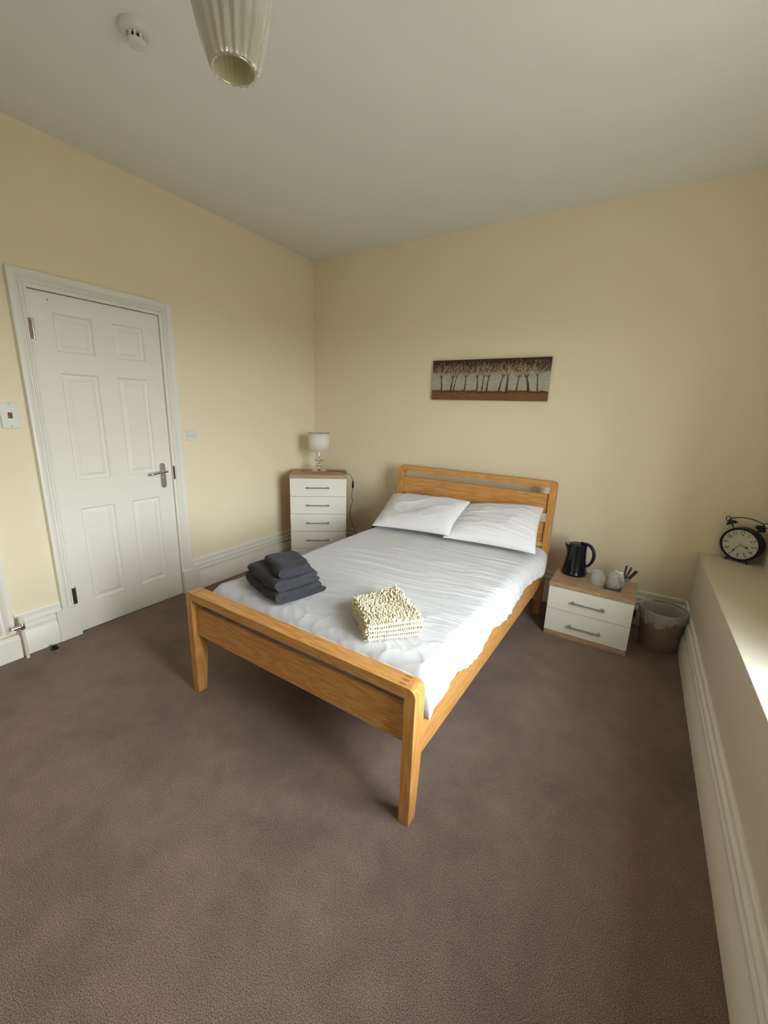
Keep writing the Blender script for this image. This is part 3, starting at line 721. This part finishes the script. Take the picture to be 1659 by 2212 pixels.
def cloth_stack(name, origin, ang, width, depth, layers, pitch, m, label, cat, group=None, seed=0, slope=0, skew=0, wob=.004, jit=.02, first=None):
    """fold cross section seen on the end faces; extruded over depth; u axis = width direction at angle ang, extrusion = ang+90deg"""
    half = pitch*.47; poly = folded(spath(width, layers, pitch, wob, jit, seed), half)
    NV = 26; n = len(poly); V = []; F = []
    for k in range(NV):
        v_ = k/(NV-1); rr = 1.0
        e_ = min(v_, 1-v_)*depth
        for (a, z) in poly:
            zc = z; sag = 1-.0
            wx = .006*math.sin(v_*5+z*60+seed)+.004*math.sin(v_*13+z*90)
            zz = zc*(1+slope*v_)+.003*math.sin(a*30+v_*9+seed)
            ed = max(0, 1-e_/.012)
            V.append((a+wx+skew*v_, v_*depth, max(.001, zz)))
    for k in range(NV-1):
        for i in range(n):
            j = (i+1) % n; F.append((k*n+i, (k+1)*n+i, (k+1)*n+j, k*n+j))
    F.append(tuple(range(n))); F.append(tuple((NV-1)*n+i for i in range(n-1, -1, -1)))
    o = MB().add(V, F).build(name, m, smooth=True, auto=75)
    o.location = origin; o.rotation_euler = (0, 0, ang)
    if label: tag(o, label, cat, group)
    return o
CT = TOPZ+.0150
g_ = 'folded charcoal towels on the bed'
tA = bw(.542, .153, CT)
# u axis from front corner towards right corner; extrusion towards back left
ang = BPH+math.atan2(.29, .06)
cloth_stack('folded_towel', tA, ang, .285, .375, 2, .0315, M['towel'], 'folded charcoal bath towel at the bottom of the towel pile', 'towel', g_, 1, skew=.03)
cloth_stack('folded_towel', bw(.532, .160, CT+.0640), ang+.02, .270, .325, 2, .0285, M['towel'], 'folded charcoal bath towel in the middle of the towel pile', 'towel', g_, 2, skew=.03)
cloth_stack('folded_towel', bw(.515, .198, CT+.1225), ang-.08, .185, .245, 2, .0225, M['towel'], 'small folded charcoal hand towel on top of the towel pile', 'towel', g_, 3, skew=.04)

# chenille bath mat, folded
mo = bw(1.080, .150, CT); mang = BPH+math.atan2(.20, .172)
bm_ = empty('folded_bath_mat', mo, mang, label='folded cream noodle bath mat on the white bed cover', cat='bath mat')
mw, md_, mh = .245, .330, .086
dsc = lambda a: .88+.22*a/mw
MR = random.Random(5)
spm = spath(mw, 4, .021, .003, .012, 4)
core = MB(); poly = folded(spm, .0042); n = len(poly); NV = 12
V = [(a, k/(NV-1)*md_*dsc(a), z*(1-.18*k/(NV-1))) for k in range(NV) for a, z in poly]
core.add(V, [(k*n+i, (k+1)*n+i, (k+1)*n+(i+1) % n, k*n+(i+1) % n) for k in range(NV-1) for i in range(n)]+[tuple(range(n)), tuple((NV-1)*n+i for i in range(n-1, -1, -1))])
core.build('backing', M['binding'], bm_, smooth=True, auto=70)
# binding cord along the visible folded edge
MB().tube([(a, -.004, z) for a, z in spm], .0034, 10).build('edge_binding', M['binding'], bm_, smooth=True)
pile = MB()
def noodle(p, dirv, L, rad):
    p = Vector(p); d_ = Vector(dirv).normalized(); side = d_.orthogonal().normalized()
    bend = Vector((MR.uniform(-1, 1), MR.uniform(-1, 1), MR.uniform(-.5, .2)))*L*.2
    pts = [p, p+d_*L*.35+bend*.2, p+d_*L*.75+bend*.7, p+d_*L+bend, p+d_*(L+rad*.7)+bend*1.1]
    pile.tube(pts, [rad*.9, rad, rad, rad*.8, rad*.3], 7)
for i in range(27):            # top surface
    for j in range(37):
        a = (i+.5)/27*mw+MR.uniform(-.004, .004); b_ = (j+.5)/37*md_+MR.uniform(-.004, .004)
        z = mh*(1-.18*b_/md_)-.006+.006*math.sin(a*22+b_*9)
        noodle((a, b_*dsc(a), z), (MR.uniform(-.9, .5), MR.uniform(-.7, .3), 1.0), MR.uniform(.012, .019), .0037)
for j in range(30):            # folded side and back side
    for k in range(6):
        b_ = (j+.5)/30*md_; z = (k+.5)/6*mh*(1-.18*b_/md_)
        noodle((.004+.003*math.sin(k*2), b_*.88, z), (-1, MR.uniform(-.5, .5), MR.uniform(-.5, .6)), MR.uniform(.010, .017), .0038)
        if k % 2: noodle((mw-.006, b_*1.1, z), (1, MR.uniform(-.5, .5), MR.uniform(-.3, .5)), MR.uniform(.006, .010), .0037)
for i in range(24):
    for k in range(12):
        a = (i+.5)/24*mw; z = (k+.5)/12*mh
        noodle((a, .003, z*.97), (MR.uniform(-.5, .5), -.8, MR.uniform(-1.2, .1)), MR.uniform(.002, .007), .0030)
        if k % 2: continue
        noodle((a, md_*dsc(a)-.004, z*.8), (MR.uniform(-.5, .5), 1, MR.uniform(-.2, .5)), MR.uniform(.008, .013), .0037)
tag(pile.build('chenille_pile', M['chenille'], bm_, smooth=True, merge=False), kind='stuff')

# ------------------------------------------------------------------ furniture: drawers
def bar_handle(parent, x0, x1, y, z):
    b = MB().tube([(x0, y-.026, z), (x1, y-.026, z)], .0052, 10)
    for x in (x0+.012, x1-.012):
        b.box((x-.012, y-.028, z-.0065), (x+.012, y-.019, z+.0065)).box((x-.006, y-.020, z-.006), (x+.006, y, z+.006))
    return b.build('handle', M['bar'], parent, auto=40)
def drawers(name, loc, rz, w_, d_, top, tt, splits, hx, hz_list, plinth, label, cat):
    o = empty(name, (loc[0], loc[1], 0), rz, label=label, cat=cat)
    MB().box((-.002, -.004, top-tt), (w_+.002, d_, top)).build('top', LAM[0], o, bevel=.001)
    MB().box((0, .022, .0), (.016, d_-.002, top-tt)).box((w_-.016, .022, 0), (w_, d_-.002, top-tt)).box((.016, d_-.010, .02), (w_-.016, d_-.004, top-tt)).box((.016, .022, .03), (w_-.016, d_-.01, .045)).build('carcass', LAM[2], o)
    MB().box((.001, .004, 0), (w_-.001, .022, plinth)).build('plinth', LAM[0], o, bevel=.001)
    zz = [top-tt]+splits+[plinth+.003]
    for k in range(len(zz)-1):
        dr = MB().box((.001, .0, zz[k+1]+.0015), (w_-.001, .019, zz[k]-.0015)).build('drawer', M['laminate'], o, bevel=.001)
        MB().box((.025, .0195, zz[k+1]+.02), (w_-.025, d_-.03, zz[k]-.03)).build('drawer_box', M['laminate'], dr)
        bar_handle(dr, hx[0], hx[1], 0, hz_list[k])
    return o
QX, QY, QA = .2958, -.7107, .6577
chest = drawers('chest_of_drawers', (QX, QY), QA, .5474, .385, .9415, .036, [.7273, .5493, .3715, .193], (.160, .380), [.815, .640, .461, .284, .108], .03,
                'tall narrow white five-drawer chest with oak-effect top in the corner', 'chest of drawers')
NX, NY, NA = 2.7145, -.5858, -.0215
stand = drawers('bedside_cabinet', (NX, NY), NA, .5334, .365, .411, .031, [.2125], (.160, .370), [.294, .112], .035,
                'low white two-drawer bedside cabinet with oak-effect top beside the bed', 'bedside cabinet')
def qw(x, y, z=0):
    c, s_ = math.cos(QA), math.sin(QA); return Vector((QX+c*x-s_*y, QY+s_*x+c*y, z))

# table lamp
LB = Vector((.352, -.340, .9415))
tl = empty('table_lamp', LB, 0, label='small table lamp with white drum shade on the tall chest', cat='lamp')
MB().lathe([(.076, 0), (.078, .004), (.074, .009), (.030, .013), (.012, .018)], 40).build('base', M['chrome'], tl, auto=40)
MB().lathe([(.008, .014), (.008, .045), (.0055, .05), (.0055, .24)], 16).build('stem', M['chrome'], tl, auto=40)
for z in (.058, .112):
    MB().lathe([(.006, z-.004), (.045, z-.003), (.049, z), (.045, z+.003), (.006, z+.004)], 32).build('crystal_disc', M['crystal'], tl, auto=40)
for z in (.032, .085, .138):
    MB().sphere((0, 0, z), .014, sc=(1, 1, 1.05)).build('bead', M['crystal'] if z != .085 else M['chrome'], tl, smooth=True)
shd = MB().lathe([(.103, .203), (.103, .383)], 64, cap0=False, cap1=False).build('lamp_shade', None or M['paper'], tl, smooth=True)
so = shd.modifiers.new('t', 'SOLIDIFY'); so.thickness = .002
MB().lathe([(.1025, .381), (.1045, .382), (.1045, .386), (.1015, .386), (.1015, .381)], 64, cap0=False, cap1=False).build('shade_trim', mat('gold_trim', rgb(150, 130, 90), .5), tl, smooth=True)
MB().lathe([(.012, .24), (.018, .25), (.028, .285), (.024, .31), (.01, .325)], 20).build('bulb', M['paper'], tl, smooth=True)
def bez(pts, n=8):
    out = []; P = [Vector(p) for p in pts]
    for i in range(len(P)-1):
        p0 = P[max(i-1, 0)]; p1 = P[i]; p2 = P[i+1]; p3 = P[min(i+2, len(P)-1)]
        for k in range(n):
            t_ = k/n; out.append(.5*((2*p1)+(-p0+p2)*t_+(2*p0-5*p1+4*p2-p3)*t_*t_+(-p0+3*p1-3*p2+p3)*t_**3))
    out.append(P[-1]); return out
cp = [(.415, -.300, .950), (.450, -.272, .9455), (.530, -.240, .9455), (.600, -.240, .9455), (.655, -.281, .948), (.700, -.275, .925), (.722, -.266, .88)]
cp2 = [(.727, -.270, .80), (.720, -.275, .716), (.728, -.27, .66), (.700, -.26, .60), (.690, -.26, .50), (.715, -.25, .42), (.75, -.22, .30), (.80, -.15, .12), (.83, -.08, .02)]
LBm = lambda L_: [Vector(p)-LB for p in L_]
MB().tube(bez(LBm(cp+[(.727, -.268, .83)])), .0026, 8).tube(bez(LBm(cp2)), .0026, 8).build('cord', M['black'], tl, smooth=True)
MB().tube(LBm([(.725, -.266, .875), (.727, -.267, .865), (.728, -.268, .835), (.727, -.270, .805), (.727, -.270, .795)]), [.003, .009, .012, .009, .003], 12).build('cord_switch', M['black'], tl, smooth=True)
rw = empty('foil_sweet', (.257, -.462, .9415), .5, label='small orange wrapped item left of the lamp on the chest', cat='packet')
MB().box((-.020, -.009, 0), (.020, .009, .008)).build('body', M['orange'], rw, bevel=.003)
for s_ in (-1, 1): MB().add([(s_*.020, -.003, .004), (s_*.020, .003, .004), (s_*.036, .010, .007), (s_*.036, -.010, .003), (s_*.020, 0, .006)], [(0, 1, 4), (0, 3, 2, 1), (0, 4, 3), (4, 1, 2), (4, 2, 3)]).build('twist', M['orange'], rw)

# black case standing on the floor between bed and wall
bc = empty('black_case', bw(-.135, 1.80), BPH, label='black case standing behind the left pillow beside the bed', cat='case')
MB().box((0, 0, 0), (.10, .22, .50)).build('body', M['black'], bc, bevel=.012, seg=3)
MB().tube([(.05, .06, .50), (.05, .065, .525), (.05, .11, .532), (.05, .155, .525), (.05, .16, .50)], .006, 8).build('handle', M['black'], bc, smooth=True)

# ------------------------------------------------------------------ on the bedside cabinet
KZ = .411
kt = empty('kettle', (2.836, -.318, KZ), math.radians(-12), label='dark navy jug kettle standing on the bedside cabinet', cat='kettle')
MB().lathe([(.082, 0), (.084, .004), (.084, .016), (.078, .020)], 40).build('power_base', M['navy_matt'], kt, auto=40)
n = 48; V = []; F = []
zs = np.linspace(.018, .235, 22)
for z in zs:
    t_ = (z-.018)/.217; r0 = .090-.024*t_**.85-.006*math.sin(PI*t_)
    for i in range(n):
        a = 2*PI*i/n; q_ = r0
        sp_ = max(0, math.cos(a-PI))**10*max(0, (t_-.62)/.38)**1.1*.030
        rr = q_+sp_; V.append((rr*math.cos(a), rr*math.sin(a), z+.010*max(0, t_-.8)/.2*(math.cos(a)*.9)))
for k in range(len(zs)-1):
    for i in range(n): j = (i+1) % n; F.append((k*n+i, k*n+j, (k+1)*n+j, (k+1)*n+i))
F.append(tuple(range(n-1, -1, -1))); F.append(tuple((len(zs)-1)*n+i for i in range(n)))
MB().add(V, F).build('body', M['navy'], kt, auto=50)
MB().lathe([(.058, .226), (.058, .234), (.046, .240), (.0, .242)], 32, cap1=False).build('lid', M['navy_matt'], kt, auto=40)
MB().tube(bez([(.020, 0, .250), (.055, 0, .248), (.090, 0, .236), (.116, 0, .200), (.120, 0, .150), (.104, 0, .105), (.080, 0, .078)]), [.009]*8+[.0115]*30+[.010]*11, 12).build('handle', M['navy_matt'], kt, smooth=True)
MB().box((.0, -.007, 0), (.004, .007, .12), Matrix.Translation((.066, -.030, .06)) @ Matrix.Rotation(math.radians(-10), 4, 'Y')).build('water_gauge', M['smoked'], kt, bevel=.002)

tr = empty('coaster', (3.085, -.445, KZ), NA, label='small dark glass coaster under the upturned mug beside the sachets', cat='coaster')
MB().prism([(-.035, -.055), (.075, -.055), (.075, .045), (-.035, .045)], 0, .005).build('plate', M['smoked'], tr, bevel=.002)
def mug(loc, rz, label):
    o = empty('glass_mug', loc, rz, label=label, cat='mug', group='upturned glass mugs on the cabinet'); o.scale = (1.08, 1.08, 1.08)
    MB().lathe([(.041, 0), (.043, .002), (.0425, .02), (.040, .06), (.036, .086), (.030, .092), (.0, .092), (.0, .084), (.030, .083), (.036, .06), (.0395, .02), (.040, .001)], 40, cap0=False, cap1=False).build('cup', M['glass'], o, auto=50)
    MB().tube(bez([(.038, 0, .078), (.060, 0, .074), (.070, 0, .052), (.062, 0, .030), (.040, 0, .020)]), .0052, 10).build('handle', M['glass'], o, smooth=True)
    return o
mug((3.000, -.425, KZ+.0005), math.radians(-50), 'upturned clear glass mug nearest the kettle')
mug((3.106, -.435, KZ+.0055), math.radians(-40), 'upturned clear glass mug beside the sachet bowl')
sb = empty('sachet_bowl', (3.160, -.335, KZ), 0, label='small clear glass bowl holding drink sachets on the cabinet', cat='bowl')
MB().lathe([(.022, 0), (.026, .003), (.036, .030), (.040, .060), (.038, .060), (.034, .030), (.022, .006), (.0, .005)], 32, cap1=False).build('bowl', M['glass'], sb, auto=50)
def packet(name, loc, rot, size, m, label):
    b = MB(); w_, l_, th = size
    b.add([(-w_/2, 0, 0), (w_/2, 0, 0), (w_/2, 0, l_), (-w_/2, 0, l_), (-w_*.42, -th, l_*.5), (w_*.42, -th, l_*.5), (-w_*.42, th, l_*.5), (w_*.42, th, l_*.5),
           (-w_*.42, -th, l_*.12), (w_*.42, -th, l_*.12), (-w_*.42, -th, l_*.88), (w_*.42, -th, l_*.88), (-w_*.42, th, l_*.12), (w_*.42, th, l_*.12), (-w_*.42, th, l_*.88), (w_*.42, th, l_*.88)],
          [(0, 1, 9, 8), (8, 9, 11, 10), (10, 11, 2, 3), (0, 8, 10, 3), (1, 2, 11, 9), (0, 12, 13, 1), (12, 14, 15, 13), (14, 3, 2, 15), (0, 3, 14, 12), (1, 13, 15, 2)])
    b.v = b.v
    o = b.build(name, m); o.location = loc; o.rotation_euler = rot
    return tag(o, label, 'sachet', 'drink sachets in the glass bowl')
packet('sachet', (3.150, -.335, KZ+.014), (.1, -.22, .2), (.042, .080, .004), M['sachet_w'], 'white paper sachet standing upright in the glass bowl')
packet('sachet', (3.152, -.325, KZ+.064), (.5, -1.1, .1), (.026, .075, .004), M['sachet'], 'cream sachet lying across the top of the glass bowl')
packet('coffee_stick', (3.158, -.330, KZ+.014), (.0, .08, .3), (.014, .128, .003), M['sachet_b'], 'thin brown stick sachet standing most upright in the bowl')
packet('coffee_stick', (3.164, -.328, KZ+.014), (.0, .28, .1), (.014, .126, .003), M['sachet_b'], 'thin brown stick sachet leaning between its two neighbours')
packet('coffee_stick', (3.172, -.335, KZ+.016), (.1, .52, .0), (.022, .125, .004), M['sachet_b'], 'wider brown stick sachet leaning furthest right in the bowl')

# plug and socket between cabinet and bin
pg = empty('plug_socket', (3.262, -.0355, .10), 0, label='plum plug in skirting socket between cabinet and waste bin', cat='plug')
MB().box((-.042, -.010, -.035), (.042, 0, .035)).build('socket_plate', M['plastic'], pg, bevel=.002)
MB().box((-.024, -.045, -.024), (.024, -.010, .024)).build('plug', M['plum'], pg, bevel=.005)

# ------------------------------------------------------------------ waste bin
wb = empty('waste_bin', (3.435, -.285, 0), 0, label='woven brown waste bin with clear liner in the corner', cat='waste bin')
MB().lathe([(.114, 0), (.117, .004), (.140, .276), (.142, .282), (.139, .284), (.136, .278), (.112, .012), (0, .010)], 64, cap1=False).build('basket', M['weave'], wb, auto=50)
nth, nk = 160, 26
P = np.zeros((nth, nk, 3))
for i in range(nth):
    a = 2*PI*i/nth
    drop = .085+.018*math.sin(3*a+1.0)+.012*math.sin(7*a)+.008*math.sin(13*a)
    lift = .012*max(0, math.sin(2*a+2.4))
    for k in range(nk):
        t_ = k/(nk-1)
        if t_ < .4:   # inside
            z = .286+lift-(.4-t_)/.4*.20; rr = .136-(.286-z)*.10-.004
        else:
            q_ = (t_-.4)/.6; z = .286+lift-q_*drop; rr = .1445-(.286-z)*.06+.004*math.sin(PI*min(q_*1.3, 1))
        wv_ = .004*math.sin(9*a+5*t_)+.0025*math.sin(23*a-7*t_)+.002*math.sin(47*a)
        rr += wv_*(.3+abs(t_-.4)*1.5)*(1 if t_ > .4 else -.6)
        P[i, k] = (rr*math.cos(a), rr*math.sin(a), z)
grid_obj('bin_liner', P, M['liner'], wb, closed_u=True)

# ------------------------------------------------------------------ clock on the sill
CR = .112
ck = empty('mantel_clock', (3.782, -.112, LZ), math.radians(-30), label='black twin-bell alarm clock with numerals standing on the sill', cat='clock')
cz = .1215; AX = Matrix.Translation((0, 0, cz)) @ Matrix.Rotation(PI/2, 4, 'X')      # lathe z axis -> -y (face forward)
MB().lathe([(CR*.80, -.068), (CR*.98, -.062), (CR, -.05), (CR, .0), (CR*.99, .008), (CR*.93, .012), (CR*.885, .010), (CR*.88, .002), (CR*.88, -.004)], 64, T=AX, cap1=True).build('case', M['iron'], ck, auto=40)
MB().lathe([(.0, -.001), (CR*.875, -.001), (CR*.875, .0005), (.0, .0005)], 64, T=AX, cap0=False, cap1=False).build('dial', M['dial'], ck)
# numerals
def text_mesh(s_, size):
    c_ = bpy.data.curves.new('t', 'FONT'); c_.body = s_; c_.size = size; c_.align_x = 'CENTER'; c_.align_y = 'CENTER'; c_.extrude = .0002
    o = bpy.data.objects.new('t', c_); COL.objects.link(o); dg = bpy.context.evaluated_depsgraph_get(); me = bpy.data.meshes.new_from_object(o.evaluated_get(dg))
    V = [v_.co.copy() for v_ in me.vertices]; F = [tuple(p.vertices) for p in me.polygons]
    bpy.data.objects.remove(o); bpy.data.curves.remove(c_); bpy.data.meshes.remove(me); return V, F
for k in range(1, 13):
    nb = MB()
    a = PI/2-2*PI*k/12; V, F = text_mesh(str(k), CR*.30)
    R3 = Matrix.Translation((CR*.66*math.cos(a), CR*.66*math.sin(a), .0012)) @ Matrix.Rotation(a-PI/2, 4, 'Z') @ Matrix.Diagonal((.8, 1.25, 1, 1))
    nb.add(V, F, AX @ R3); nb.build('numeral', M['ink'], ck, merge=False)
def hand(ang, L, wd, z, sp):
    b = MB(); R3 = AX @ Matrix.Rotation(ang-PI/2, 4, 'Z')
    P_ = [(-wd*.35, -.008), (wd*.35, -.008), (wd*.3, L*.55), (wd*sp, L*.72), (wd*.3, L*.86), (0, L), (-wd*.3, L*.86), (-wd*sp, L*.72), (-wd*.3, L*.55)]
    b.prism(P_, z, z+.001, T=R3); return b
hand(PI/2-2*PI*(3.58/12), CR*.50, .005, .003, 1.6).build('hour_hand', M['ink'], ck)
hand(PI/2-2*PI*(35/60), CR*.66, .004, .0045, 1.3).build('minute_hand', M['ink'], ck)
MB().lathe([(.005, .0), (.005, .007), (.002, .009)], 14, T=AX).build('hand_boss', M['chrome'], ck, auto=40)
for s_ in (-1, 1):
    TL = Matrix.Translation((s_*.066, .02, cz+.104)) @ Matrix.Rotation(s_*math.radians(28), 4, 'Y')
    bl = MB().lathe([(.030, .018), (.031, .020), (.028, .030), (.018, .040), (.006, .044), (.0, .044)], 28, cap1=False, T=TL).build('bell', M['iron'], ck, auto=50)
    MB().lathe([(.003, -.014), (.003, .045), (.005, .047), (.003, .052)], 12, T=TL).build('bell_post', M['iron'], bl)
    MB().tube([(s_*.046, -.0, cz-.098), (s_*.054, -.003, cz-.108), (s_*.061, -.006, .005)], [.006, .005, .006], 10).build('foot', M['iron'], ck, smooth=True)
MB().tube([(0, .045, cz-.100), (0, .050, .004)], .005, 10).build('foot', M['iron'], ck)
hp_ = []
for k in range(27):
    a = PI*(1-k/20); hp_.append((.098*math.cos(a), .02, cz+.134+.043*math.sin(a)))
def scroll(sg):
    P_ = []
    for k in range(26):
        t_ = k/25; a = -PI/2+sg*0+t_*PI*1.75*1.0; rr = .020*(1-.62*t_)
        P_.append((sg*(.098+rr*math.sin(t_*PI*1.9)*1.0), .02, cz+.134-.0+.020-rr*math.cos(t_*PI*1.9)))
    return P_
b = MB().tube(hp_, .0030, 8)
for sg in (-1, 1): b.tube(scroll(sg), .0026, 8)
b.build('carry_handle', M['iron'], ck, smooth=True)
